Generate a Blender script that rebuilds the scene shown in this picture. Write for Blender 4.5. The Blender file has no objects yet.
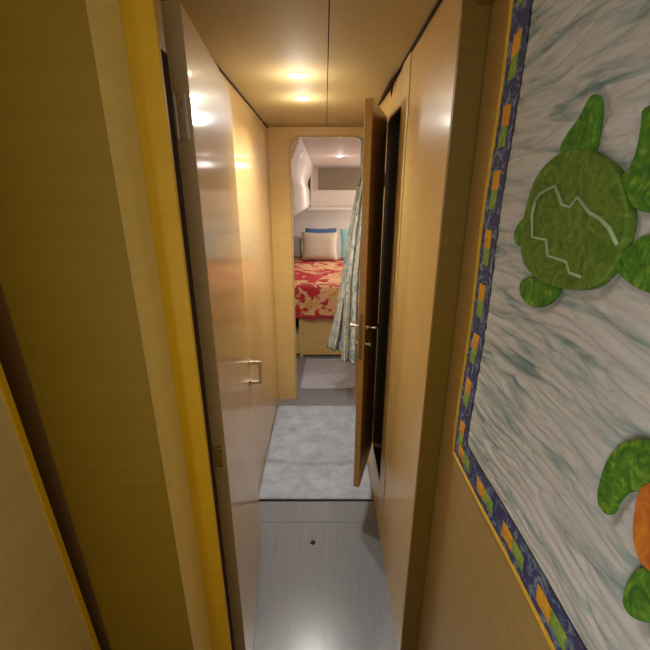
import bpy, bmesh, math, random
from mathutils import Vector, noise
random.seed(7)
PI = math.pi
SC = bpy.context.scene
COL = SC.collection

# ------------------------------------------------------------ camera, world, lights
CAM_Z = 1.55
PITCH = math.radians(18.75)
FPX = 377.0
cam_d = bpy.data.cameras.new('camera')
cam_d.sensor_width = 36; cam_d.lens = FPX/650*36; cam_d.clip_start = 0.01
cam = bpy.data.objects.new('camera', cam_d); COL.objects.link(cam)
cam.location = (0, 0, CAM_Z); cam.rotation_euler = (PI/2-PITCH, 0, 0)
SC.camera = cam
SC.view_settings.view_transform = 'Standard'
SC.view_settings.look = 'None'
SC.view_settings.gamma = 1
SC.view_settings.exposure = 1.0

w = bpy.data.worlds.new('world'); SC.world = w; w.use_nodes = True
w.node_tree.nodes['Background'].inputs[0].default_value = (0.5, 0.6, 0.7, 1)
w.node_tree.nodes['Background'].inputs[1].default_value = 0.02

def spot(name, loc, power, color, size=2.6, radius=0.03, blend=1.0):
    d = bpy.data.lights.new(name, 'SPOT'); d.energy = power; d.color = color
    d.spot_size = size; d.spot_blend = blend; d.shadow_soft_size = radius
    o = bpy.data.objects.new(name, d); o.location = loc; COL.objects.link(o); return o
def area(name, loc, rot, sx, sy, power, color):
    d = bpy.data.lights.new(name, 'AREA'); d.energy = power; d.color = color
    d.shape = 'RECTANGLE'; d.size = sx; d.size_y = sy
    o = bpy.data.objects.new(name, d); o.location = loc; o.rotation_euler = rot; COL.objects.link(o); return o
CEIL = 1.975
LW = (1.0, 0.97, 0.92)
LC = (1.0, 0.96, 0.93)
def point(name, loc, power, color, radius=0.025):
    d = bpy.data.lights.new(name, 'POINT'); d.energy = power; d.color = color; d.shadow_soft_size = radius
    o = bpy.data.objects.new(name, d); o.location = loc; COL.objects.link(o); return o
for nm, yy_ in (('near', 1.607), ('far', 1.948)):
    spot('corridor_light_'+nm, (-0.10, yy_, CEIL-0.02), 14.0, LW, size=2.6, radius=0.025)
    point('corridor_glow_'+nm, (-0.10, yy_, CEIL-0.09), 0.7, LW)
spot('cabin_light', (0.154, 4.23, 1.95-0.03), 9.0, LC, size=2.9)
point('cabin_glow', (0.154, 4.23, 1.95-0.09), 0.3, LC)
area('cabin_side_fill', (1.75, 4.7, 1.20), (0, math.radians(90), 0), 0.9, 0.9, 15.0, (1.0, 0.95, 0.91))  # added fill that brightens the cabin's back wall, no fitting behind it
area('entry_fill_left', (-0.46, -0.35, 1.25), (0, math.radians(-90), 0), 0.7, 0.5, 2.4, (0.95, 0.97, 1.0))  # added area light to brighten the quilt, there is no window here
area('entry_fill_top', (0.05, -0.45, CEIL-0.06), (math.radians(35), 0, 0), 0.6, 0.5, 2.2, (1.0, 0.95, 0.85))  # added overhead fill for the near frame boards, not a real lamp

# ------------------------------------------------------------ materials
def newmat(name):
    m = bpy.data.materials.new(name); m.use_nodes = True
    return m, m.node_tree, m.node_tree.nodes['Principled BSDF']
def plain(name, col, rough=0.5, metal=0.0, coat=0.0, emit=None, es=0):
    m, nt, b = newmat(name)
    b.inputs['Base Color'].default_value = (*col, 1); b.inputs['Roughness'].default_value = rough
    b.inputs['Metallic'].default_value = metal; b.inputs['Coat Weight'].default_value = coat
    if emit:
        b.inputs['Emission Color'].default_value = (*emit, 1); b.inputs['Emission Strength'].default_value = es
    return m
def nd(nt, t, **kw):
    n = nt.nodes.new(t)
    for k, v in kw.items(): setattr(n, k, v)
    return n
def ramp(nt, fac, stops, interp='LINEAR'):
    r = nd(nt, 'ShaderNodeValToRGB'); r.color_ramp.interpolation = interp
    e = r.color_ramp.elements
    while len(e) < len(stops): e.new(0.5)
    for i, (p, c) in enumerate(stops): e[i].position = p; e[i].color = (*c, 1)
    nt.links.new(fac, r.inputs[0]); return r
def noisy(nt, scale, detail=3, rough=0.5, dist=0.0, mscale=(1, 1, 1), rot=(0, 0, 0)):
    tc = nd(nt, 'ShaderNodeTexCoord'); mp = nd(nt, 'ShaderNodeMapping')
    mp.inputs['Scale'].default_value = mscale; mp.inputs['Rotation'].default_value = rot
    nt.links.new(tc.outputs['Object'], mp.inputs[0])
    n = nd(nt, 'ShaderNodeTexNoise'); n.inputs['Scale'].default_value = scale
    n.inputs['Detail'].default_value = detail; n.inputs['Roughness'].default_value = rough
    n.inputs['Distortion'].default_value = dist
    nt.links.new(mp.outputs[0], n.inputs['Vector']); return n
def bump(nt, b, h, strength=0.2, dist=0.002):
    bp = nd(nt, 'ShaderNodeBump'); bp.inputs['Strength'].default_value = strength
    bp.inputs['Distance'].default_value = dist
    nt.links.new(h, bp.inputs['Height']); nt.links.new(bp.outputs[0], b.inputs['Normal'])
def wood(name, c1, c2, rough=0.35, coat=0.3, coat_rough=0.15, grain=(1.2, 1.2, 16), scale=3.0):
    m, nt, b = newmat(name)
    n = noisy(nt, scale, 5, 0.6, 0.4, grain)
    r = ramp(nt, n.outputs[0], [(0.3, c1), (0.7, c2)])
    nt.links.new(r.outputs[0], b.inputs['Base Color'])
    b.inputs['Roughness'].default_value = rough
    b.inputs['Coat Weight'].default_value = coat; b.inputs['Coat Roughness'].default_value = coat_rough
    return m
M = {}
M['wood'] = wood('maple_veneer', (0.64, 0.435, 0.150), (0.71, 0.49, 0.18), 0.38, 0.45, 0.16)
M['gloss'] = wood('varnished_maple', (0.56, 0.375, 0.135), (0.62, 0.42, 0.16), 0.42, 0.75, 0.12)
M['wood_pale'] = wood('pale_maple_veneer', (0.62, 0.47, 0.19), (0.70, 0.54, 0.23), 0.4, 0.3, 0.2)
M['pale_lit'] = wood('lit_pale_maple_veneer', (0.82, 0.66, 0.23), (0.90, 0.74, 0.28), 0.4, 0.3, 0.2)  # pale maple lightened to put lamp light into one board's colour
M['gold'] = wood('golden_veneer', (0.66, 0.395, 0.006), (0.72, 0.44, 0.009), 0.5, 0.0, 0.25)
M['gold_shade'] = wood('shaded_golden_veneer', (0.26, 0.165, 0.006), (0.30, 0.19, 0.008), 0.55, 0.0, 0.3)  # golden veneer darkened, the wall's shade is in the colour
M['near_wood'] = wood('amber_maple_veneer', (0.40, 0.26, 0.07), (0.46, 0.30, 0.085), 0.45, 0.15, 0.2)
M['return'] = wood('shaded_return_veneer', (0.18, 0.11, 0.008), (0.22, 0.13, 0.01), 0.5, 0.05, 0.3)  # dark base carries the shade on the board facing away from the lamps
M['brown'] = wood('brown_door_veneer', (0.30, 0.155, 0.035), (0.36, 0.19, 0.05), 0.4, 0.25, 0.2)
M['taupe'] = wood('taupe_edge_band', (0.42, 0.31, 0.15), (0.46, 0.34, 0.17), 0.5, 0.1, 0.3)
M['seal'] = plain('dark_rubber', (0.035, 0.018, 0.008), 1.0)
M['seal'].node_tree.nodes['Principled BSDF'].inputs['Specular IOR Level'].default_value = 0.1
M['dark'] = plain('black_gap', (0.02, 0.012, 0.006), 0.9)
M['steel'] = plain('brushed_steel', (0.86, 0.82, 0.75), 0.25, 1.0)
M['dull_steel'] = plain('dull_steel', (0.32, 0.29, 0.25), 0.4, 0.9)
M['bronze'] = plain('bronze_plate', (0.30, 0.20, 0.08), 0.45, 0.7)
def ceilmat():
    m, nt, b = newmat('ceiling_vinyl')
    n = noisy(nt, 40, 3)
    r = ramp(nt, n.outputs[0], [(0.3, (0.45, 0.35, 0.155)), (0.7, (0.48, 0.37, 0.165))])
    nt.links.new(r.outputs[0], b.inputs['Base Color']); b.inputs['Roughness'].default_value = 0.7
    return m
M['ceil'] = ceilmat()
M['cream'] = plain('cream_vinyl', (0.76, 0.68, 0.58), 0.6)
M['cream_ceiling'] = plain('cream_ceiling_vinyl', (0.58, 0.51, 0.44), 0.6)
M['white'] = plain('white_gloss_trim', (0.85, 0.83, 0.78), 0.3)
M['lens'] = plain('lamp_lens', (1, 1, 1), 0.3, emit=(1.0, 0.95, 0.86), es=26)
M['recess_shade'] = plain('shaded_recess_interior', (0.035, 0.018, 0.007), 0.6)  # near-black colour stands in for the shade inside recesses
def floormat():
    m, nt, b = newmat('grey_laminate')
    n = noisy(nt, 5, 5, 0.6, 0.3, (9, 1.2, 1))
    r = ramp(nt, n.outputs[0], [(0.25, (0.185, 0.20, 0.225)), (0.75, (0.225, 0.24, 0.265))])
    nt.links.new(r.outputs[0], b.inputs['Base Color'])
    b.inputs['Roughness'].default_value = 0.27
    b.inputs['Coat Weight'].default_value = 0.3; b.inputs['Coat Roughness'].default_value = 0.22
    return m
M['floor'] = floormat()
def rugmat(name, a, c):
    m, nt, b = newmat(name)
    n = noisy(nt, 9, 6, 0.7, 0.2)
    r = ramp(nt, n.outputs[0], [(0.35, a), (0.62, c)])
    nt.links.new(r.outputs[0], b.inputs['Base Color']); b.inputs['Roughness'].default_value = 0.95
    b.inputs['Sheen Weight'].default_value = 0.2
    n2 = noisy(nt, 350, 2); bump(nt, b, n2.outputs[0], 0.6, 0.004)
    return m
M['rug'] = rugmat('grey_pile', (0.30, 0.35, 0.43), (0.45, 0.51, 0.61))
M['rug2'] = rugmat('pale_grey_pile', (0.38, 0.38, 0.42), (0.47, 0.47, 0.51))
def coverlet():
    m, nt, b = newmat('red_paisley_cotton')
    L = nt.links
    n = noisy(nt, 4.5, 1, 0.4, 1.6)
    v = nd(nt, 'ShaderNodeTexVoronoi'); v.inputs['Scale'].default_value = 9.0
    mix = nd(nt, 'ShaderNodeMix', data_type='VECTOR'); mix.inputs[0].default_value = 0.35
    tc = nd(nt, 'ShaderNodeTexCoord')
    L.new(tc.outputs['Object'], mix.inputs[4]); L.new(n.outputs['Color'], mix.inputs[5])
    L.new(mix.outputs[1], v.inputs['Vector'])
    red = (0.50, 0.025, 0.03); cream = (0.74, 0.54, 0.24); yel = (0.74, 0.36, 0.05); blu = (0.16, 0.38, 0.46); pink = (0.78, 0.35, 0.28)
    r = ramp(nt, v.outputs['Distance'], [(0.0, blu), (0.09, blu), (0.12, cream), (0.22, yel), (0.27, red), (0.33, cream), (0.41, yel), (0.46, cream), (0.54, pink), (0.60, cream), (0.68, red)])
    n3 = noisy(nt, 4.5, 1, 0.4, 0.8)
    r3 = ramp(nt, n3.outputs[0], [(0.55, (0, 0, 0)), (0.57, (1, 1, 1))])
    mc = nd(nt, 'ShaderNodeMix', data_type='RGBA')
    L.new(r3.outputs[0], mc.inputs[0]); L.new(r.outputs[0], mc.inputs[6]); mc.inputs[7].default_value = (*red, 1)
    # plain red hem along the lower edge
    sx = nd(nt, 'ShaderNodeSeparateXYZ'); L.new(tc.outputs['Object'], sx.inputs[0])
    lt = nd(nt, 'ShaderNodeMath', operation='LESS_THAN'); lt.inputs[1].default_value = 0.462
    L.new(sx.outputs[2], lt.inputs[0])
    mh = nd(nt, 'ShaderNodeMix', data_type='RGBA'); L.new(lt.outputs[0], mh.inputs[0])
    L.new(mc.outputs[2], mh.inputs[6]); mh.inputs[7].default_value = (0.55, 0.05, 0.07, 1)
    L.new(mh.outputs[2], b.inputs['Base Color']); b.inputs['Roughness'].default_value = 0.85
    return m
M['coverlet'] = coverlet()
def cloth(name, stops, scale, mscale=(1, 1, 1), dist=1.0, fine=True):
    m, nt, b = newmat(name)
    n = noisy(nt, scale, 4, 0.6, dist, mscale)
    r = ramp(nt, n.outputs[0], stops)
    nt.links.new(r.outputs[0], b.inputs['Base Color']); b.inputs['Roughness'].default_value = 0.9
    if fine:
        n2 = noisy(nt, 260, 2); bump(nt, b, n2.outputs[0], 0.25, 0.001)
    return m
M['pillow_beige'] = cloth('beige_linen', [(0.3, (0.50, 0.43, 0.31)), (0.7, (0.56, 0.48, 0.35))], 20)
M['pillow_blue'] = cloth('blue_linen', [(0.3, (0.06, 0.13, 0.30)), (0.7, (0.08, 0.17, 0.36))], 20)
M['pillow_aqua'] = cloth('aqua_linen', [(0.3, (0.28, 0.62, 0.66)), (0.7, (0.38, 0.72, 0.74))], 20)
M['pillow_grey'] = cloth('grey_linen', [(0.3, (0.30, 0.29, 0.29)), (0.7, (0.38, 0.36, 0.36))], 20)
M['robe'] = cloth('printed_robe_cotton', [(0.28, (0.05, 0.11, 0.26)), (0.38, (0.22, 0.30, 0.44)), (0.45, (0.66, 0.66, 0.54)), (0.53, (0.48, 0.52, 0.50)), (0.60, (0.16, 0.24, 0.24)), (0.68, (0.78, 0.76, 0.64))], 20, (1, 1, 0.45), 1.4)
M['robe_hem'] = plain('pale_hem', (0.72, 0.78, 0.80), 0.9)
def quiltfield():
    m, nt, b = newmat('white_batik')
    n = noisy(nt, 7.0, 5, 0.60, 0.55, (1, 0.9, 5.6))
    r = ramp(nt, n.outputs[0], [(0.30, (0.15, 0.24, 0.24)), (0.40, (0.36, 0.42, 0.41)), (0.50, (0.56, 0.56, 0.54)), (0.66, (0.60, 0.59, 0.575)), (0.80, (0.52, 0.55, 0.54))])
    nt.links.new(r.outputs[0], b.inputs['Base Color']); b.inputs['Roughness'].default_value = 0.9
    n2 = noisy(nt, 420, 2); bump(nt, b, n2.outputs[0], 0.3, 0.001)
    return m
M['qfield'] = quiltfield()
def batik(name, stops, scale=60, dist=2.0):
    return cloth(name, stops, scale, (1, 1, 1), dist)
M['qborder'] = batik('navy_batik', [(0.28, (0.010, 0.010, 0.04)), (0.40, (0.045, 0.07, 0.19)), (0.48, (0.06, 0.035, 0.13)), (0.55, (0.09, 0.15, 0.28)), (0.62, (0.26, 0.33, 0.40)), (0.70, (0.05, 0.06, 0.16))], 34)
M['qbind'] = batik('yellow_binding_cloth', [(0.3, (0.62, 0.36, 0.02)), (0.7, (0.78, 0.50, 0.04))], 40)
M['qorange'] = batik('orange_batik', [(0.35, (0.68, 0.24, 0.015)), (0.65, (0.80, 0.46, 0.03))], 50)
M['qgreen'] = batik('leaf_green_batik', [(0.35, (0.16, 0.30, 0.04)), (0.65, (0.33, 0.46, 0.08))], 50)
M['tshell'] = batik('olive_batik', [(0.30, (0.065, 0.13, 0.008)), (0.48, (0.11, 0.20, 0.015)), (0.62, (0.16, 0.26, 0.03)), (0.72, (0.24, 0.34, 0.06))], 36, 2.5)
M['tskin'] = batik('bright_green_batik', [(0.34, (0.035, 0.13, 0.006)), (0.55, (0.09, 0.25, 0.010)), (0.70, (0.27, 0.42, 0.04))], 30, 3.0)
M['tline'] = plain('pale_green_thread', (0.36, 0.46, 0.26), 0.9)
M['torange'] = batik('rust_orange_batik', [(0.35, (0.50, 0.12, 0.01)), (0.65, (0.70, 0.26, 0.02))], 30)
M['white_thread'] = plain('ivory_thread', (0.66, 0.68, 0.60), 0.9)

# ------------------------------------------------------------ mesh helpers
def link(name, bm, m, parent=None, smooth=False, bevel=0.0, seg=2):
    bmesh.ops.recalc_face_normals(bm, faces=bm.faces)
    me = bpy.data.meshes.new(name); bm.to_mesh(me); bm.free()
    if smooth:
        for p in me.polygons: p.use_smooth = True
    o = bpy.data.objects.new(name, me); COL.objects.link(o)
    for mm in (m if isinstance(m, (list, tuple)) else [m]): me.materials.append(mm)
    if parent: o.parent = parent; o.matrix_parent_inverse = parent.matrix_basis.inverted()
    if bevel:
        md = o.modifiers.new('bevel', 'BEVEL'); md.width = bevel; md.segments = seg; md.limit_method = 'ANGLE'
    return o
def bx(bm, x0, x1, y0, y1, z0, z1, mi=0):
    v = [bm.verts.new((x, y, z)) for x in (x0, x1) for y in (y0, y1) for z in (z0, z1)]
    for f in ((0, 1, 3, 2), (4, 6, 7, 5), (0, 4, 5, 1), (2, 3, 7, 6), (0, 2, 6, 4), (1, 5, 7, 3)):
        fc = bm.faces.new([v[i] for i in f]); fc.material_index = mi
    return v
def boxes(*bs):
    bm = bmesh.new()
    for b in bs: bx(bm, *b)
    return bm
def obox(bm, o, ax, ay, az, sx, sy, sz):
    """box from centre o with unit axes ax, ay, az and full sizes"""
    o = Vector(o); v = []
    for i in (-.5, .5):
        for j in (-.5, .5):
            for k in (-.5, .5): v.append(bm.verts.new(o+ax*sx*i+ay*sy*j+az*sz*k))
    for f in ((0, 1, 3, 2), (4, 6, 7, 5), (0, 4, 5, 1), (2, 3, 7, 6), (0, 2, 6, 4), (1, 5, 7, 3)):
        bm.faces.new([v[i] for i in f])
def prism(bm, pts, d):
    """extrude closed loop of Vectors by vector d"""
    a = [bm.verts.new(p) for p in pts]; b_ = [bm.verts.new(Vector(p)+d) for p in pts]
    bm.faces.new(a); bm.faces.new(b_[::-1])
    for i in range(len(pts)):
        j = (i+1) % len(pts); bm.faces.new((a[i], a[j], b_[j], b_[i]))
def rrect(w_, h, r, corners=(1, 1, 1, 1), n=8):
    """rounded rectangle 0..w, 0..h; corners: bl, br, tr, tl"""
    out = []
    for (cx, cy, a0, on) in ((r, r, PI, corners[0]), (w_-r, r, 1.5*PI, corners[1]), (w_-r, h-r, 0, corners[2]), (r, h-r, .5*PI, corners[3])):
        if on:
            for k in range(n+1):
                a = a0+k/n*PI/2; out.append((cx+r*math.cos(a), cy+r*math.sin(a)))
        else:
            out.append((0 if cx < w_/2 else w_, 0 if cy < h/2 else h))
    return out
def tube(bm, pts, r, n=10):
    rings = []
    for i, p in enumerate(pts):
        p = Vector(p)
        t = (Vector(pts[min(i+1, len(pts)-1)])-Vector(pts[max(i-1, 0)])).normalized()
        u = t.orthogonal().normalized() if abs(t.z) > 0.9 else t.cross(Vector((0, 0, 1))).normalized()
        v = t.cross(u)
        rr = r[i] if isinstance(r, (list, tuple)) else r
        rings.append([bm.verts.new(p+(u*math.cos(2*PI*k/n)+v*math.sin(2*PI*k/n))*rr) for k in range(n)])
    for a, b_ in zip(rings, rings[1:]):
        for k in range(n): bm.faces.new((a[k], a[(k+1) % n], b_[(k+1) % n], b_[k]))
    bm.faces.new(rings[0][::-1]); bm.faces.new(rings[-1])
def lathe(bm, prof, c, n=32):
    rings = []
    for (r, z) in prof:
        if r == 0: rings.append([bm.verts.new((c[0], c[1], c[2]+z))])
        else: rings.append([bm.verts.new((c[0]+r*math.cos(2*PI*k/n), c[1]+r*math.sin(2*PI*k/n), c[2]+z)) for k in range(n)])
    for a, b_ in zip(rings, rings[1:]):
        for k in range(n):
            j = (k+1) % n
            if len(a) == 1 and len(b_) == 1: continue
            if len(a) == 1: bm.faces.new((a[0], b_[j], b_[k]))
            elif len(b_) == 1: bm.faces.new((a[k], a[j], b_[0]))
            else: bm.faces.new((a[k], a[j], b_[j], b_[k]))
def struct(name, bm, m, parent=None, bevel=0.0, label=None, cat=None):
    o = link(name, bm, m, parent, bevel=bevel); 
    if not parent:
        o['kind'] = 'structure'
        if label: o['label'] = label; o['category'] = cat
    return o
def thing(name, label, cat, loc=(0, 0, 0), group=None, kind=None):
    o = bpy.data.objects.new(name, None); COL.objects.link(o); o.location = loc
    o['label'] = label; o['category'] = cat; o.empty_display_size = 0.05
    if group: o['group'] = group
    if kind: o['kind'] = kind
    return o
def tag(o, label, cat, group=None):
    o['label'] = label; o['category'] = cat
    if group: o['group'] = group
    return o
X_, Y_, Z_ = Vector((1, 0, 0)), Vector((0, 1, 0)), Vector((0, 0, 1))

# ------------------------------------------------------------ the setting
WL, WR, END = -0.37, 0.265, 2.70
struct('floor', boxes((-0.85, 1.9, -1.3, 1.4775, -0.05, 0), (-0.85, 1.9, 1.4795, 6.0, -0.05, 0)), M['floor'],
       label='grey wood-look laminate floor of the corridor', cat='floor')
# ceiling in two panels with an open joint
bm = boxes((-0.85, 0.0085, -1.3, END, CEIL, CEIL+0.02), (0.0115, 0.75, -1.3, END, CEIL, CEIL+0.02))
bx(bm, -0.85, 0.75, -1.3, END, CEIL+0.021, CEIL+0.03, 1)
struct('ceiling', bm, [M['ceil'], M['dark']], label='tan panelled corridor ceiling with a long joint', cat='ceiling')
struct('wall_left', boxes((-0.42, WL, 0.81, END, 0, CEIL)), M['gloss'], label='glossy maple-veneered left wall of the corridor behind the open door', cat='wall')
# right wall with door opening
OY0, OY1, OZ0, OZ1 = 1.465, 1.80, 0.24, 1.852
struct('wall_right', boxes((WR, 0.32, 0.894, OY0, 0, CEIL), (WR, 0.32, OY1, END, 0, CEIL),
       (WR, 0.32, OY0, OY1, 0, OZ0), (WR, 0.32, OY0, OY1, OZ1, CEIL)), M['wood'],
       label='maple-veneered right wall of the corridor with a raised door opening', cat='wall')
struct('trim_1', boxes((WR-0.004, WR, 1.352, OY0, 0.0, CEIL-0.004)), M['wood_pale'], bevel=0.002, label='pale vertical trim board on the right wall beside the narrow door', cat='trim')
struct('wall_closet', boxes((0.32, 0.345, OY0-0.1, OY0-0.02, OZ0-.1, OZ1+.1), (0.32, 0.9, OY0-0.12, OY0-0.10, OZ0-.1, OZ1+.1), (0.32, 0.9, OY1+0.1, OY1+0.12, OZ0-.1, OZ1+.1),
       (0.88, 0.9, OY0-.1, OY1+.1, OZ0-.1, OZ1+.1), (0.32, 0.9, OY0-.1, OY1+.1, OZ0-.1, OZ0-.08), (0.32, 0.9, OY0-.1, OY1+.1, OZ1+.08, OZ1+.1)), M['recess_shade'],
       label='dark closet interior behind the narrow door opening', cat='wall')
struct('trim_12', boxes((0.268, 0.318, OY0+.001, OY1-.001, OZ0, OZ0+0.004), (0.268, 0.318, OY1-.004, OY1, OZ0+.004, OZ1-.004), (0.268, 0.318, OY0+.001, OY1-.001, OZ1-.004, OZ1)), M['recess_shade'], label='added lining of the narrow door opening, coloured dark for shade', cat='trim')  # lining added to darken the opening's jamb and sill, shade in its colour
# near right: wall carrying the quilt
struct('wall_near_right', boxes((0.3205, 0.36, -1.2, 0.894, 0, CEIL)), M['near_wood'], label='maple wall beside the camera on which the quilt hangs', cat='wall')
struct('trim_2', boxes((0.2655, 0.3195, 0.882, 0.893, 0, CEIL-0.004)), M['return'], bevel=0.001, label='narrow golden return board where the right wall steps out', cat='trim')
# near left
struct('trim_3', boxes((-0.2992, -0.298, 0.5735, 0.668, 0, CEIL-0.003)), M['pale_lit'], label='pale vertical board on the left, right of the dark wall', cat='trim')
struct('trim_4', boxes((-0.400, -0.250, 0.669, 0.679, 0, CEIL-0.003)), M['gold'], bevel=0.001, label='golden door frame board left of the hinges', cat='trim')
struct('trim_5', boxes((-0.262, -0.251, 0.680, 0.706, 0, 1.765)), M['seal'], label='dark seal strip behind the golden frame board', cat='trim')
bm = bmesh.new()
prism(bm, [Vector((-0.472, 0.572, 0)), Vector((-0.2983, 0.572, 0)), Vector((-0.2983, 0.572, CEIL-.002)), Vector((-0.512, 0.572, CEIL-.002))], Vector((0, 0.028, 0)))
struct('wall_near_left', bm, M['gold_shade'], label='golden wall facing the camera on the left, shade in its colour', cat='wall')
struct('wall_far_recess', boxes((-0.62, -0.45, 0.605, 0.625, 0, CEIL-.002)), M['brown'], label='dark recess between the shaded golden wall and the leftmost panel', cat='wall')
# leaning leftmost panel
bm = bmesh.new()
def lean(z): return 0.525+(1.384-z)*0.045
pts = [Vector((-0.50, -1.2, 0)), Vector((-0.50, lean(0)-.012, 0)), Vector((-0.50, lean(CEIL-.002)-.012, CEIL-.002)), Vector((-0.50, -1.2, CEIL-.002))]
prism(bm, pts, Vector((-0.03, 0, 0)))
struct('wall_side_left', bm, M['wood_pale'], label='pale wall panel at the far left, lower corner of the photo', cat='wall')
bm = bmesh.new()
pts = [Vector((-0.497, lean(0)-.012, 0)), Vector((-0.497, lean(0), 0)), Vector((-0.497, lean(CEIL-.002), CEIL-.002)), Vector((-0.497, lean(CEIL-.002)-.012, CEIL-.002))]
prism(bm, pts, Vector((-0.033, 0, 0)))
struct('trim_6', bm, M['gold'], label='golden edge strip of the leftmost wall panel', cat='trim')
struct('wall_back', boxes((-0.85, 0.75, -1.25, -1.2, 0, CEIL)), M['wood'], label='maple wall behind the camera', cat='wall')
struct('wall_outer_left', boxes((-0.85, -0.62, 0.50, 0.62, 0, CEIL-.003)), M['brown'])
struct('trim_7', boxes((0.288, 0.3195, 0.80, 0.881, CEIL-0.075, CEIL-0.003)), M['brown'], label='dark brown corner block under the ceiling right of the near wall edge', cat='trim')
struct('trim_8', boxes((WR-0.008, WR-.0005, 0.9, 2.69, CEIL-0.007, CEIL-.0005)), M['dark'], label='dark joint line between right wall and ceiling', cat='trim')
struct('trim_9', boxes((WL+.0005, WL+0.006, 0.9, 2.69, CEIL-0.006, CEIL-.0005)), M['dark'], label='dark joint line between left wall and ceiling', cat='trim')

# end wall with rounded doorway
DX0, DX1, DZ1 = -0.226, 0.245, 1.917
def endwall(y0, y1, grow, m, name, label, cat, x0=-0.42, x1=0.32, ztop=CEIL):
    r = 0.06
    inner = [(DX0-grow, 0)] + [(DX0-grow+r-r*math.cos(a*PI/2/8), DZ1+grow-r+r*math.sin(a*PI/2/8)) for a in range(9)]
    inner += [(DX1+grow-r+r*math.sin(a*PI/2/8), DZ1+grow-r+r*math.cos(a*PI/2/8)) for a in range(9)] + [(DX1+grow, 0)]
    bm = bmesh.new()
    loop = [(x0, 0)]+inner+[(x1, 0), (x1, ztop), (x0, ztop)]
    prism(bm, [Vector((x, y0, z)) for x, z in loop], Vector((0, y1-y0, 0)))
    return struct(name, bm, m, label=label, cat=cat)
endwall(END, END+0.045, 0, M['wood'], 'wall_end', 'maple end wall of the corridor with a round-cornered doorway', 'wall')
# edge band round the doorway
bm = bmesh.new(); r = 0.06
def arch(g):
    l = [(DX0-g, 0)] + [(DX0-g+(r+g)-(r+g)*math.cos(a*PI/2/8), DZ1-r+(r+g)*math.sin(a*PI/2/8)) for a in range(9)]
    l += [(DX1-r+(r+g)*math.sin(a*PI/2/8), DZ1-r+(r+g)*math.cos(a*PI/2/8)) for a in range(9)] + [(DX1+g, 0)]
    return l
a, b_ = arch(0.001), arch(0.010)
prism(bm, [Vector((x, END-0.004, z)) for x, z in a+b_[::-1]], Vector((0, 0.0035, 0)))
struct('trim_10', bm, M['taupe'], label='edge band around the round-cornered doorway', cat='trim')

# cabin shell
CC = 1.95
struct('wall_cabin_back', boxes((-1.3, 1.9, 5.7, 5.75, 0, CC)), M['cream'], label='cream back wall of the sleeping cabin', cat='wall')
struct('wall_cabin_right', boxes((1.85, 1.9, END+.05, 5.7, 0, CC)), M['cream'], label='cream side wall of the cabin', cat='wall')
struct('wall_cabin_left', boxes((-1.3, -1.25, END+.05, 5.7, 0, CC)), M['cream'], label='cream lower hull side of the cabin', cat='wall')
struct('wall_cabin_front', boxes((-1.25, -0.42, END, END+.045, 0, CC), (0.32, 1.85, END, END+.045, 0, CC)), M['cream'], label='cabin side of the corridor wall', cat='wall')
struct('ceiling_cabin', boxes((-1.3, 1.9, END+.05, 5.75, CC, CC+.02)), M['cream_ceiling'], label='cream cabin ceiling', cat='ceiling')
struct('floor_cabin', boxes((-1.3, -0.85, END+.05, 5.75, -.05, 0)), M['floor'])
# left overhead locker: curved face, oval recess
bm = bmesh.new()
prof = [(-0.165, CC-.001), (-0.175, CC-.06), (-0.205, CC-.13), (-0.235, CC-.20), (-0.235, CC-.26), (-0.215, CC-.31), (-0.205, 1.46), (-0.215, 1.425), (-1.249, 1.425), (-1.249, CC-.001)]
prism(bm, [Vector((x, END+.046, z)) for x, z in prof], Vector((0, 5.699-END-.046, 0)))
lk = thing('overhead_locker', 'cream padded overhead locker along the left cabin wall above the bed', 'locker', (-0.2, 4.2, 1.425))
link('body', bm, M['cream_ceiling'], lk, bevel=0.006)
bm = bmesh.new()
def face_x(z):
    for (xa, za), (xb, zb) in zip(prof, prof[1:]):
        if zb <= z <= za: return xa+(xb-xa)*(za-z)/(za-zb)
    return prof[0][0]
def ell(rr, n=28):
    o = []
    for k in range(n):
        z = 1.825+rr*0.075*math.sin(2*PI*k/n)
        o.append(Vector((face_x(z)+0.004, 3.55+rr*0.50*math.cos(2*PI*k/n), z)))
    return o
o_, i_ = ell(1.0), ell(0.82)
n = len(o_)
vo = [bm.verts.new(p) for p in o_]; vi = [bm.verts.new(p+Vector((0.006, 0, 0))) for p in i_]; vb = [bm.verts.new(p+Vector((0.0, 0, 0))) for p in ell(0.72)]
vbk = [bm.verts.new(p-Vector((0.03, 0, 0))) for p in o_]
for k in range(n):
    j = (k+1) % n
    bm.faces.new((vo[k], vo[j], vi[j], vi[k])); bm.faces.new((vi[k], vi[j], vb[j], vb[k])); bm.faces.new((vo[k], vo[j], vbk[j], vbk[k]))
bm.faces.new(vb); bm.faces.new(vbk)
link('oval_grip', bm, M['white'], lk, smooth=False)
# shelf ledge at the back
sh = struct('trim_11', boxes((-1.24, 1.84, 5.36, 5.699, 1.38, 1.42)), M['cream'], bevel=0.01, label='cream ledge running along the back wall above the pillows', cat='trim')
# sloping upper hull panel behind
bm = bmesh.new()
pts = [Vector((-0.20, 5.45, 1.421)), Vector((1.84, 5.45, 1.421)), Vector((1.84, 5.64, CC-.002)), Vector((-0.20, 5.64, CC-.002))]
prism(bm, pts, Vector((0, 0.04, 0)))
struct('wall_hull_slope', bm, M['cream'], label='sloping cream upper wall behind the bed', cat='wall')
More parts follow.
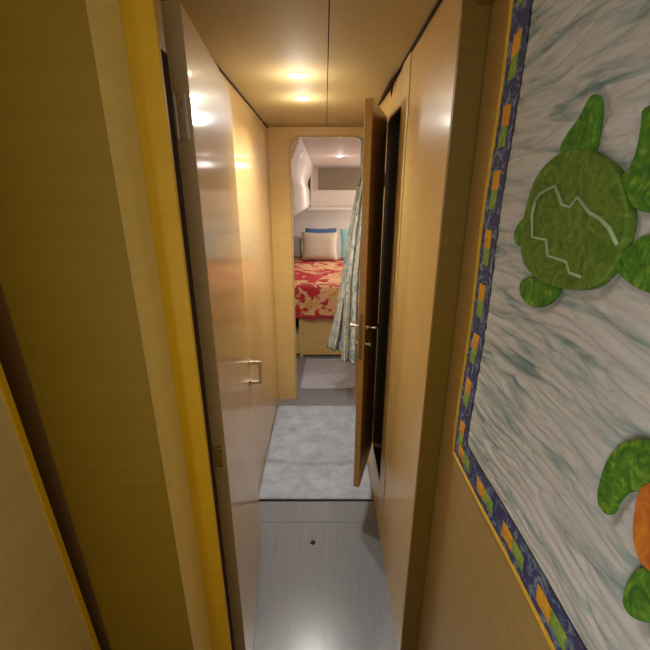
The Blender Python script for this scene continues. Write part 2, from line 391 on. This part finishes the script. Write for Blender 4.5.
# window with taupe shade
win = thing('window_1', 'taupe pleated shade covering the cabin window above the bed', 'window', (0.2, 5.55, 1.7), kind='structure')
def slope_y(z): return 5.45+(z-1.421)/(CC-.002-1.421)*0.19
def slp(x, z, off=0.0): return Vector((x, slope_y(z)-off, z))
bm = bmesh.new()
NP = 60
for i in range(NP):
    x0 = -0.10+0.66*i/NP; x1 = -0.10+0.66*(i+1)/NP; xm = (x0+x1)/2
    for xa, xb, oa, ob in ((x0, xm, .012, .020), (xm, x1, .020, .012)):
        v = [bm.verts.new(slp(xa, 1.64, oa)), bm.verts.new(slp(xb, 1.64, ob)), bm.verts.new(slp(xb, 1.93, ob)), bm.verts.new(slp(xa, 1.93, oa))]
        bm.faces.new(v)
bmesh.ops.remove_doubles(bm, verts=bm.verts, dist=1e-5)
M['shade'] = plain('taupe_shade_cloth', (0.40, 0.33, 0.23), 0.9)
link('window_shade', bm, M['shade'], win)
bm = bmesh.new()
prism(bm, [slp(-0.11, 1.63, .0), slp(0.57, 1.63, .0), slp(0.57, 1.64, .0), slp(-0.11, 1.64, .0)], Vector((0, -.022, 0)))
prism(bm, [slp(-0.11, 1.64, .0), slp(-0.10, 1.64, .0), slp(-0.10, 1.93, .0), slp(-0.11, 1.93, .0)], Vector((0, -.022, 0)))
prism(bm, [slp(0.56, 1.64, .0), slp(0.57, 1.64, .0), slp(0.57, 1.93, .0), slp(0.56, 1.93, .0)], Vector((0, -.022, 0)))
link('window_frame', bm, M['cream'], win)

# ------------------------------------------------------------ door 1 : big glossy leaf on the left
d1 = thing('door_1', 'large glossy maple door standing open along the left wall', 'door', (-0.25, 0.80, 0), kind='structure')
P0 = Vector((-0.250, 0.800, 0)); P1 = Vector((-0.296, 1.350, 0))
dv = (P1-P0).normalized(); nv = Vector((dv.y, -dv.x, 0))      # nv points to the corridor (+x)
W1 = (P1-P0).length; T1 = 0.035; B1, TOP1 = 0.010, 1.872
bm = bmesh.new()
loop = rrect(W1, TOP1-B1, 0.05, (0, 0, 1, 0), 10)
prism(bm, [P0+dv*u+Z_*(B1+v)-nv*0.001 for u, v in loop], -nv*(T1-0.001))
lf = link('door_panel', bm, M['gloss'], d1, bevel=0.0015)
bm = bmesh.new()
obox(bm, P0-dv*0.0006-nv*(T1/2)+Z_*(B1+(TOP1-B1)/2), dv, nv, Z_, 0.0012, T1-.003, TOP1-B1-.006)
lf2 = link('edge_band', bm, M['taupe'], d1)
def hinge(z, h):
    bm = bmesh.new()
    obox(bm, P0-dv*0.003-nv*(T1*0.55)+Z_*z, dv, nv, Z_, 0.003, 0.022, h)
    o = link('hinge', bm, M['steel'], d1, bevel=0.0008)
    bm = bmesh.new()
    c = P0-dv*0.007-nv*(T1*0.95)
    tube(bm, [c+Z_*(z-h/2), c+Z_*(z+h/2)], 0.0055, 14)
    for s in (-1, 0, 1): tube(bm, [c+Z_*(z+s*h*0.33-.001), c+Z_*(z+s*h*0.33+.001)], 0.0060, 14)
    p = link('hinge_knuckle', bm, M['dull_steel'], o, smooth=False)
    for s in (-1, 1):
        bm = bmesh.new(); q = P0-dv*0.0045-nv*(T1*0.45)+Z_*(z+s*h*0.28)
        tube(bm, [q, q-dv*0.0016], 0.0035, 12)
        link('screw', bm, M['dull_steel'], o)
    return o
hinge(1.692, 0.078); hinge(0.930, 0.066)
# square pull handle
HZ0, HZ1 = 0.862, 0.946
hb = P0+dv*(W1-0.022)
bm = bmesh.new()
obox(bm, hb+nv*0.021+Z_*HZ1, nv, dv, Z_, 0.044, 0.014, 0.013)
obox(bm, hb+nv*0.021+Z_*HZ0, nv, dv, Z_, 0.044, 0.014, 0.013)
obox(bm, hb+nv*0.0415+Z_*((HZ0+HZ1)/2), nv, dv, Z_, 0.012, 0.016, HZ1-HZ0+.013)
h1 = link('handle', bm, M['steel'], d1, bevel=0.001)
for z in (HZ0, HZ1):
    bm = bmesh.new(); obox(bm, hb+nv*0.003+Z_*z, nv, dv, Z_, 0.006, 0.024, 0.024)
    link('handle_base', bm, M['steel'], h1, bevel=0.001)
bm = bmesh.new(); obox(bm, P1+dv*0.0006-nv*T1/2+Z_*0.90, dv, nv, Z_, 0.0012, 0.018, 0.14)
link('strike_plate', bm, M['dull_steel'], d1)

# ------------------------------------------------------------ door 2 : narrow leaf on the right
d2 = thing('door_2', 'narrow brown door standing ajar from the right wall with lever handles', 'door', (0.262, 1.77, OZ0), kind='structure')
Q0 = Vector((0.162, 1.445, 0)); Q1 = Vector((0.2605, 1.765, 0))
dq = (Q1-Q0).normalized(); nq = Vector((dq.y, -dq.x, 0))      # to the right wall
W2 = (Q1-Q0).length; T2 = 0.028; B2, TOP2 = 0.245, 1.865
bm = bmesh.new()
loop = rrect(W2, TOP2-B2, 0.02, (0, 0, 0, 0))
prism(bm, [Q0+dq*u+Z_*(B2+v) for u, v in loop], -nq*T2)
link('door_panel', bm, M['brown'], d2, bevel=0.002)
bm = bmesh.new(); obox(bm, Q0-dq*0.0007-nq*T2/2+Z_*((B2+TOP2)/2), dq, nq, Z_, 0.0012, T2-.004, TOP2-B2-.006)
link('edge_band', bm, wood('tan_edge_band', (0.50, 0.30, 0.09), (0.55, 0.34, 0.11)), d2)
bm = bmesh.new(); obox(bm, Q0-dq*0.0022-nq*T2*0.55+Z_*1.005, dq, nq, Z_, 0.0020, 0.014, 0.20)
link('lock_plate', bm, M['bronze'], d2, bevel=0.0005)
for s, off in ((-1, T2), (1, 0)):
    base = Q0+dq*0.035-nq*(T2 if s < 0 else 0)
    out = nq*s
    bm = bmesh.new()
    tube(bm, [base+Z_*1.04, base+out*0.004+Z_*1.04], 0.014, 20)
    tube(bm, [base+Z_*1.04, base+out*0.034+Z_*1.04, base+out*0.040+dq*0.004+Z_*1.04, base+out*0.042+dq*0.012+Z_*1.04, base+out*0.042+dq*0.075+Z_*1.037], [0.006, 0.006, 0.006, 0.0055, 0.004], 12)
    link('lever_handle', bm, M['steel'], d2, smooth=True)
    bm = bmesh.new()
    tube(bm, [base+Z_*0.965, base+out*0.004+Z_*0.965], 0.012, 20)
    tube(bm, [base+out*0.003+Z_*0.965, base+out*0.016+Z_*0.965], 0.004, 10)
    obox(bm, base+out*0.018+Z_*0.965, nq, dq, Z_, 0.007, 0.006, 0.02)
    link('thumb_turn', bm, M['steel'], d2)
for z in (0.45, 1.62):
    bm = bmesh.new(); c = Q1+nq*0.0+dq*0.004
    tube(bm, [c+Z_*(z-.03), c+Z_*(z+.03)], 0.004, 12)
    link('hinge', bm, M['dull_steel'], d2)
# dark door closer strap at ceiling corner
bm = bmesh.new()
tube(bm, [(0.2545, 2.0, CEIL-.010), (0.2525, 1.82, CEIL-.012), (0.2525, 1.66, CEIL-.012), (0.2555, 1.52, CEIL-.010)], [0.002, 0.0055, 0.0085, 0.002], 10)
tube(bm, [(0.2545, 1.655, CEIL-.014), (0.2560, 1.66, CEIL-.035), (0.2575, 1.67, CEIL-.060)], [0.006, 0.005, 0.001], 8)
tag(link('door_stay', bm, M['seal'], smooth=True), 'dark rubber stay tucked where the right wall meets the ceiling', 'door stay')

# ------------------------------------------------------------ ceiling lamps
def downlight(loc, label, group, r=0.026):
    t = thing('ceiling_light', label, 'light', loc, group)
    bm = bmesh.new()
    lathe(bm, [(r*0.86, -0.001), (r*0.90, -0.005), (r*1.15, -0.0045), (r*1.32, -0.0015), (r*1.34, 0.0), (r*.86, 0)], (loc[0], loc[1], loc[2]-.0005), 32)
    link('trim_ring', bm, M['white'], t, smooth=True)
    bm = bmesh.new(); lathe(bm, [(0, -0.003), (r*0.5, -0.0026), (r*0.86, -0.001), (r*.86, 0.0)], (loc[0], loc[1], loc[2]-.0005), 32)
    link('lamp_lens', bm, M['lens'], t, smooth=True)
g = 'round recessed ceiling downlights'
downlight((-0.103, 1.607, CEIL), 'nearer of the two bright round downlights in the corridor ceiling', g)
downlight((-0.100, 1.948, CEIL), 'farther of the two bright round downlights in the corridor ceiling', g)
downlight((0.154, 4.23, CC), 'single round downlight in the cabin ceiling above the bed', g, 0.036)

# ------------------------------------------------------------ floor pieces
bm = bmesh.new(); tube(bm, [(-0.057, 1.36, -0.002), (-0.057, 1.36, 0.0008)], 0.0125, 24)
tag(link('floor_plug', bm, M['dark']), 'small round black finger hole plug in the grey corridor floor', 'plug')
def rug(name, x0, x1, y0, y1, mat, label, creases, th=0.009, skew=0.0):
    bm = bmesh.new(); nx, ny = 40, 110
    def h(x, y):
        z = th+0.0015*noise.noise(Vector((x*9, y*9, 0)))
        for (cy, amp, sg) in creases:
            c = cy+0.012*math.sin(x*11)+0.02*noise.noise(Vector((x*3, cy*5, 1)))
            z += amp*math.exp(-((y-c)/sg)**2)
        return z
    top = []
    for j in range(ny+1):
        y = y0+(y1-y0)*j/ny; row = []
        for i in range(nx+1):
            x = x0+(x1-x0)*i/nx+skew*(j/ny)
            e = min(min(i, nx-i)*(x1-x0)/nx, min(j, ny-j)*(y1-y0)/ny)
            row.append(bm.verts.new((x, y, h(x, y)*(1 if e > 0.004 else 0.75))))
        top.append(row)
    for j in range(ny):
        for i in range(nx): bm.faces.new((top[j][i], top[j][i+1], top[j+1][i+1], top[j+1][i]))
    bd = [e for e in bm.edges if e.is_boundary]
    r_ = bmesh.ops.extrude_edge_only(bm, edges=bd)
    for v in r_['geom']:
        if isinstance(v, bmesh.types.BMVert): v.co.z = 0.0008
    o = link(name, bm, mat, smooth=True)
    return tag(o, label, 'rug')
rr_ = rug('runner_rug', -0.366, 0.259, 1.625, 2.585, M['rug'], 'grey pile runner rug with two creases on the corridor floor', [(1.915, 0.028, 0.011), (2.27, 0.018, 0.012)])
link('edge_shadow', boxes((-0.364, 0.258, 1.616, 1.6245, 0.0005, 0.006)), M['dark'], rr_)  # dark strip added as the shadow line along the rug's front edge
rug('cabin_rug', -0.215, 0.45, 2.87, 3.49, M['rug2'], 'plain pale grey rug on the cabin floor before the bed', [], skew=0.02)

# ------------------------------------------------------------ bed
bed = thing('bed', 'fixed cabin bed on a maple base with a niche at the left', 'bed', (0.4, 4.5, 0))
bm = boxes((-0.226, 1.70, 3.56, 3.585, 0.02, 0.66), (-0.226, 1.70, 3.585, 5.35, 0.02, 0.06))
link('base_panel', bm, M['wood'], bed, bevel=0.002)
link('kickboard', boxes((-0.60, 1.70, 3.60, 3.61, 0.0, 0.02)), M['dark'], bed)
link('post', boxes((-0.258, -0.226, 3.545, 3.60, 0.0, 0.66)), M['wood_pale'], bed, bevel=0.002)
link('niche', boxes((-0.75, -0.258, 3.80, 3.81, 0.02, 0.66), (-0.75, -0.258, 3.56, 3.80, 0.60, 0.615)), M['recess_shade'], bed)
link('shelf', boxes((-0.75, -0.258, 3.555, 3.80, 0.225, 0.25)), M['wood_pale'], bed, bevel=0.002)
link('drawer', boxes((-0.75, -0.260, 3.562, 3.58, 0.03, 0.222)), M['wood'], bed, bevel=0.002)
bm = boxes((-0.80, 1.65, 3.58, 5.33, 0.615, 0.69)); link('mattress', bm, M['cream'], bed, bevel=0.02)
# coverlet with front drop
bm = bmesh.new()
path = [(3.512, 0.423), (3.518, 0.47), (3.522, 0.54), (3.527, 0.62), (3.535, 0.68), (3.552, 0.715), (3.585, 0.730)]
yy = 3.65
while yy < 5.3: path.append((yy, 0.733+0.012*math.sin(yy*3))); yy += 0.05
nx = 110; rows = []
for j, (y, z) in enumerate(path):
    row = []
    for i in range(nx+1):
        x = -0.82+2.4*i/nx
        f = max(0, 1-(y-3.51)/0.05)
        dy = -0.010*f*math.sin(x*26+math.sin(x*7)*2)
        dz = 0.006*noise.noise(Vector((x*6, y*6, 3)))+(0.004*math.sin(x*13) if j == 0 else 0)
        row.append(bm.verts.new((x, y+dy, z+dz)))
    rows.append(row)
for a, b_ in zip(rows, rows[1:]):
    for i in range(nx): bm.faces.new((a[i], a[i+1], b_[i+1], b_[i]))
cv = link('coverlet', bm, M['coverlet'], smooth=True)
md = cv.modifiers.new('thick', 'SOLIDIFY'); md.thickness = 0.01; md.offset = 1
tag(cv, 'red coverlet with cream and yellow paisley swirls spread over the bed', 'coverlet')
def pillow(name, w_, h, t, loc, rot, mat, label):
    bm = bmesh.new(); n = 18; g_ = {}
    for s in (1, -1):
        for i in range(n+1):
            for j in range(n+1):
                u, v = i/n*2-1, j/n*2-1
                edge = i in (0, n) or j in (0, n)
                if s < 0 and edge: g_[(s, i, j)] = g_[(1, i, j)]; continue
                pin = 1-0.07*(1-abs(v)**1.5)*(abs(u)**3)
                pin2 = 1-0.07*(1-abs(u)**1.5)*(abs(v)**3)
                d = t/2*((1-u**4)*(1-v**4))**0.45
                d += 0 if edge else 0.006*noise.noise(Vector((u*2, v*2, s*4)))
                g_[(s, i, j)] = bm.verts.new((u*w_/2*pin, s*d, v*h/2*pin2))
    for s in (1, -1):
        for i in range(n):
            for j in range(n):
                bm.faces.new((g_[(s, i, j)], g_[(s, i+1, j)], g_[(s, i+1, j+1)], g_[(s, i, j+1)]))
    o = link(name, bm, mat, smooth=True)
    o.location = loc; o.rotation_euler = rot
    return tag(o, label, 'pillow', 'pillows at the head of the bed')
pillow('pillow', 0.47, 0.37, 0.15, (-0.07, 4.98, 0.94), (-0.25, 0, 0.02), M['pillow_beige'], 'beige square pillow standing in front at the head of the bed')
pillow('pillow', 0.42, 0.375, 0.11, (-0.055, 5.17, 0.972), (-0.12, 0, 0), M['pillow_blue'], 'dark blue pillow showing above the beige pillow')
pillow('pillow', 0.48, 0.40, 0.13, (0.44, 5.08, 0.955), (-0.22, 0, 0.05), M['pillow_aqua'], 'aqua pillow right of the beige one beside the hanging robe')
pillow('pillow', 0.40, 0.30, 0.12, (-0.50, 5.1, 0.915), (-0.25, 0, 0), M['pillow_grey'], 'dull grey pillow at the left corner of the bed')

# ------------------------------------------------------------ hanging robe in the doorway
robe = thing('hanging_robe', 'blue, green and cream printed robe hanging in the doorway beside the narrow door', 'robe', (0.2, 2.60, 1.9))
def interp(tab, z):
    for (z0, v0), (z1, v1) in zip(tab, tab[1:]):
        if z1 <= z <= z0:
            return v0+(v1-v0)*(z-z0)/(z1-z0)
    return tab[-1][1]
LEFT = [(1.90, 0.246), (1.80, 0.238), (1.68, 0.220), (1.50, 0.185), (1.27, 0.152), (0.93, 0.112), (0.7, 0.07), (0.46, 0.008)]
def sheet(bm, l_tab, xr, ztop, zbot_f, y0, folds, ph, amp, nx=90, nz=70):
    rows = []
    for j in range(nz+1):
        row = []
        for i in range(nx+1):
            u = i/nx; zb = zbot_f(u); z = ztop+(zb-ztop)*j/nz
            xl = interp(l_tab, z); x = xl+(xr-xl)*u
            a = amp*(0.35+0.65*j/nz)
            y = y0+a*math.sin(u*folds*2*PI+ph+0.6*math.sin(z*2.3))+0.3*a*math.sin(u*folds*4.6*PI+z)
            row.append(bm.verts.new((x+0.004*math.sin(z*5), y, z)))
        rows.append(row)
    for p, q in zip(rows, rows[1:]):
        for i in range(nx): bm.faces.new((p[i], p[i+1], q[i+1], q[i]))
bm = bmesh.new()
sheet(bm, LEFT, 0.225, 1.90, lambda u: 0.47-0.03*u+0.012*math.sin(u*9), 2.60, 2.6, 0.5, 0.034)
L2 = [(1.90, 0.246), (1.68, 0.236), (1.5, 0.200), (1.0, 0.145), (0.39, 0.115)]
sheet(bm, L2, 0.252, 1.885, lambda u: 0.39+0.01*math.sin(u*8), 2.555, 2.2, 1.5, 0.028)
rb = link('cloth', bm, M['robe'], robe, smooth=True)
md = rb.modifiers.new('thick', 'SOLIDIFY'); md.thickness = 0.003
bm = bmesh.new()
tube(bm, [(0.235, 2.699, 1.90), (0.235, 2.63, 1.895), (0.235, 2.60, 1.90), (0.235, 2.59, 1.915)], 0.004, 10)
tag(link('coat_hook', bm, M['steel'], smooth=True), 'small white metal hook at the doorway top holding the robe', 'hook')

# ------------------------------------------------------------ quilt on the right wall
qt = thing('wall_quilt', 'sea turtle quilt with navy patchwork border hanging on the right wall', 'quilt', (0.32, 0.3, 0.97))
QY0, QY1, QZ0, QZ1 = -0.15, 0.768, 0.965, 1.955     # outer
BW = 0.072
def q(px, py, off=0.0, X=0.312):
    """point on the quilt plane seen at a given photo position"""
    up = 325-py; d = Vector((px-325, FPX*math.cos(PITCH)+up*math.sin(PITCH), up*math.cos(PITCH)-FPX*math.sin(PITCH)))
    s = X/d.x
    return (d.y*s, CAM_Z+d.z*s)
def smooth_loop(pts, it=2):
    for _ in range(it):
        o = []
        for i in range(len(pts)):
            a, b_ = pts[i], pts[(i+1) % len(pts)]
            o += [(a[0]*.75+b_[0]*.25, a[1]*.75+b_[1]*.25), (a[0]*.25+b_[0]*.75, a[1]*.25+b_[1]*.75)]
        pts = o
    return pts
APPLIQUES = [
    ('turtle_flipper', [(598, 93), (593, 101), (585, 117), (575, 130), (567, 142), (564, 153), (575, 158), (597, 156), (601, 132), (604, 114), (603, 99)], 'tskin', .003),
    ('turtle_flipper', [(526, 276), (522, 288), (524, 297), (533, 307), (542, 308), (553, 303), (561, 292), (560, 280)], 'tskin', .003),
    ('turtle_tail', [(528, 217), (520, 228), (518, 240), (524, 248), (532, 246), (532, 222)], 'tskin', .0025),
    ('turtle_flipper', [(650, 100), (648, 134), (640, 165), (627, 177), (632, 190), (640, 210), (668, 215), (690, 180), (690, 120)], 'tskin', .003),
    ('turtle_head', [(652, 232), (636, 246), (622, 256), (621, 271), (634, 283), (652, 293), (676, 296), (700, 270), (690, 240)], 'tskin', .0032),
    ('turtle_shell', [(530, 218), (534, 200), (542, 177), (556, 160), (575, 149), (594, 149), (607, 156), (622, 168), (631, 183), (637, 209), (637, 226), (631, 247), (624, 267), (611, 280), (602, 288), (585, 291), (562, 288), (544, 280), (531, 267), (527, 252), (527, 235)], 'tshell', .006),
    ('turtle_flipper', [(614, 516), (606, 507), (604, 494), (607, 480), (613, 461), (625, 446), (638, 439), (652, 439), (672, 446), (690, 475), (670, 500), (650, 492), (633, 491), (622, 501), (617, 513)], 'tskin', .004),
    ('turtle_flipper', [(650, 566), (639, 576), (633, 591), (632, 604), (639, 616), (650, 622), (675, 625), (695, 600), (680, 570)], 'tskin', .004),
    ('turtle_shell', [(656, 482), (648, 494), (645, 512), (643, 532), (646, 552), (656, 570), (690, 585), (720, 560), (720, 500), (690, 478)], 'torange', .006),
]
OUT = []
for ap in APPLIQUES:
    pp = smooth_loop([q(*t) for t in ap[1]], 1)
    OUT.append((pp, min(t[0] for t in pp), max(t[0] for t in pp), min(t[1] for t in pp), max(t[1] for t in pp)))
def near_applique(y, z, R_=0.013):
    """0 inside or at an applique's edge, rising to 1 at distance R_: the quilting sinks around each patch"""
    best = R_
    for pp, a0, a1, b0, b1 in OUT:
        if y < a0-R_ or y > a1+R_ or z < b0-R_ or z > b1+R_: continue
        inside = False
        for i in range(len(pp)):
            (ya, za), (yb, zb) = pp[i-1], pp[i]
            if (za > z) != (zb > z) and y < (yb-ya)*(z-za)/(zb-za)+ya: inside = not inside
            dy, dz = yb-ya, zb-za; L = dy*dy+dz*dz or 1e-9
            t = max(0, min(1, ((y-ya)*dy+(z-za)*dz)/L))
            best = min(best, math.hypot(y-ya-t*dy, z-za-t*dz))
        if inside: return 0.0
    return best/R_
def hang(y, z): return 0.0035*math.sin(z*14+y*3)+0.002*math.sin(y*17)     # soft waves of the hanging cloth
def hq(y, z):
    """quilting relief: stitched loops stretched along the wall"""
    a = noise.noise(Vector((y*7, z*46+1.2*noise.noise(Vector((y*5, z*5, 7))), 0)))
    b1 = noise.noise(Vector((y*13+5, z*75, 3)))
    ridge = abs(a); r2 = abs(b1)
    e_ = min(y-QY0-BW, QY1-BW-y, z-QZ0-BW, QZ1-BW-z)
    return (0.0060*min(1, ridge*5.0)**0.6+0.0018*min(1, r2*5))*min(1, max(0.12, e_/0.014))*near_applique(y, z)
def grid(bm, y0, y1, z0, z1, ny, nz, xf):
    rows = []
    for j in range(nz+1):
        rows.append([bm.verts.new((xf(y0+(y1-y0)*i/ny, z0+(z1-z0)*j/nz), y0+(y1-y0)*i/ny, z0+(z1-z0)*j/nz)) for i in range(ny+1)])
    for p, r_ in zip(rows, rows[1:]):
        for i in range(ny): bm.faces.new((p[i], p[i+1], r_[i+1], r_[i]))
XB = 0.3145
bm = bmesh.new(); grid(bm, QY0+BW, QY1-BW, QZ0+BW, QZ1-BW, 250, 420, lambda y, z: XB+hang(y, z)*.5-hq(y, z))
link('batik_panel', bm, M['qfield'], qt, smooth=True)
bm = bmesh.new()
bf = lambda y, z: XB-0.003+hang(y, z)*.5-0.0018*abs(noise.noise(Vector((y*60, z*60, 0))))
e = 0.002
grid(bm, QY1-BW-e, QY1-.006, QZ0+.006, QZ1-.006, 14, 160, bf)
grid(bm, QY0+.006, QY0+BW+e, QZ0+.006, QZ1-.006, 14, 160, bf)
grid(bm, QY0+BW+e, QY1-BW-e, QZ0+.006, QZ0+BW+e, 120, 14, bf)
grid(bm, QY0+BW+e, QY1-BW-e, QZ1-BW-e, QZ1-.006, 120, 14, bf)
link('border', bm, M['qborder'], qt, smooth=True)
bm = bmesh.new()
bx(bm, XB+.0035, 0.3198, QY0+.004, QY1-.004, QZ0+.004, QZ1-.004)
link('backing', bm, M['qfield'], qt)
bm = bmesh.new()
def edge_pts(a, b_, n=40):
    return [(XB-.002+hang(a[0]+(b_[0]-a[0])*k/n, a[1]+(b_[1]-a[1])*k/n)*.5, a[0]+(b_[0]-a[0])*k/n, a[1]+(b_[1]-a[1])*k/n) for k in range(n+1)]
c = [(QY0, QZ0), (QY1, QZ0), (QY1, QZ1), (QY0, QZ1)]
for k in range(4): tube(bm, edge_pts(c[k], c[(k+1) % 4]), 0.0048, 8)
link('binding', bm, M['qbind'], qt, smooth=True)
# border patches
def patch(yc, zc, w_, h, mat, tilt=0.0):
    bm = bmesh.new(); n = 6; rows = []
    for j in range(n+1):
        row = []
        for i in range(n+1):
            u, v = i/n*2-1, j/n*2-1
            y = yc+u*w_/2+tilt*v*h/2; z = zc+v*h/2+tilt*u*w_/4
            dome = 0.0022*(1-u**4)*(1-v**4)
            row.append(bm.verts.new((bf(y, z)-0.0008-dome, y, z)))
        rows.append(row)
    for p, r_ in zip(rows, rows[1:]):
        for i in range(n): bm.faces.new((p[i], p[i+1], r_[i+1], r_[i]))
    return link('border_patch', bm, mat, qt, smooth=True)
zt = 1.55+0.253+0.104
while zt > 1.07:
    t_ = random.uniform(-.12, .12)
    patch(QY1-BW/2-.003, zt-0.0165, 0.030, 0.033, M['qorange'], t_); patch(QY1-BW/2-.003, zt-0.0495, 0.028, 0.033, M['qgreen'], t_)
    zt -= 0.104
yt = 0.718
while yt > -0.06:
    patch(yt, QZ0+BW/2, 0.036, 0.030, M['qorange'], 0.1); patch(yt-0.036, QZ0+BW/2+.001, 0.036, 0.028, M['qgreen'], 0.1)
    yt -= 0.112
# appliques
def applique(name, px, mat, th=0.0045, label=None, sm=2):
    pts = smooth_loop([q(*p) for p in px], sm)
    bm = bmesh.new()
    cy = sum(p[0] for p in pts)/len(pts); cz = sum(p[1] for p in pts)/len(pts); hc = hang(cy, cz)*.5
    prism(bm, [Vector((XB-.0070-th+hc, y, z)) for y, z in pts], Vector((th+.0065, 0, 0)))
    o = link(name, bm, mat, qt, smooth=False)
    md = o.modifiers.new('round', 'BEVEL'); md.width = 0.0025; md.segments = 3; md.limit_method = 'ANGLE'; md.angle_limit = math.radians(50)
    if label: o['label'] = label
    return o
for ap in APPLIQUES: applique(ap[0], ap[1], M[ap[2]], ap[3])
def thread(px, wd=0.0022, mat='tline', lift=.0138):
    pts = [q(*p) for p in px]; bm = bmesh.new()
    tube(bm, [(XB-lift+hang(y, z)*.5, y, z) for y, z in pts], wd, 6)
    link('stitched_line', bm, M[mat], qt, smooth=True)
thread([(544, 203), (541, 215), (541, 237), (555, 240), (556, 256), (575, 262), (578, 273), (590, 277)])
thread([(544, 203), (549, 194), (565, 186), (572, 205), (580, 207), (588, 197), (600, 213), (611, 219), (620, 228), (628, 245)])
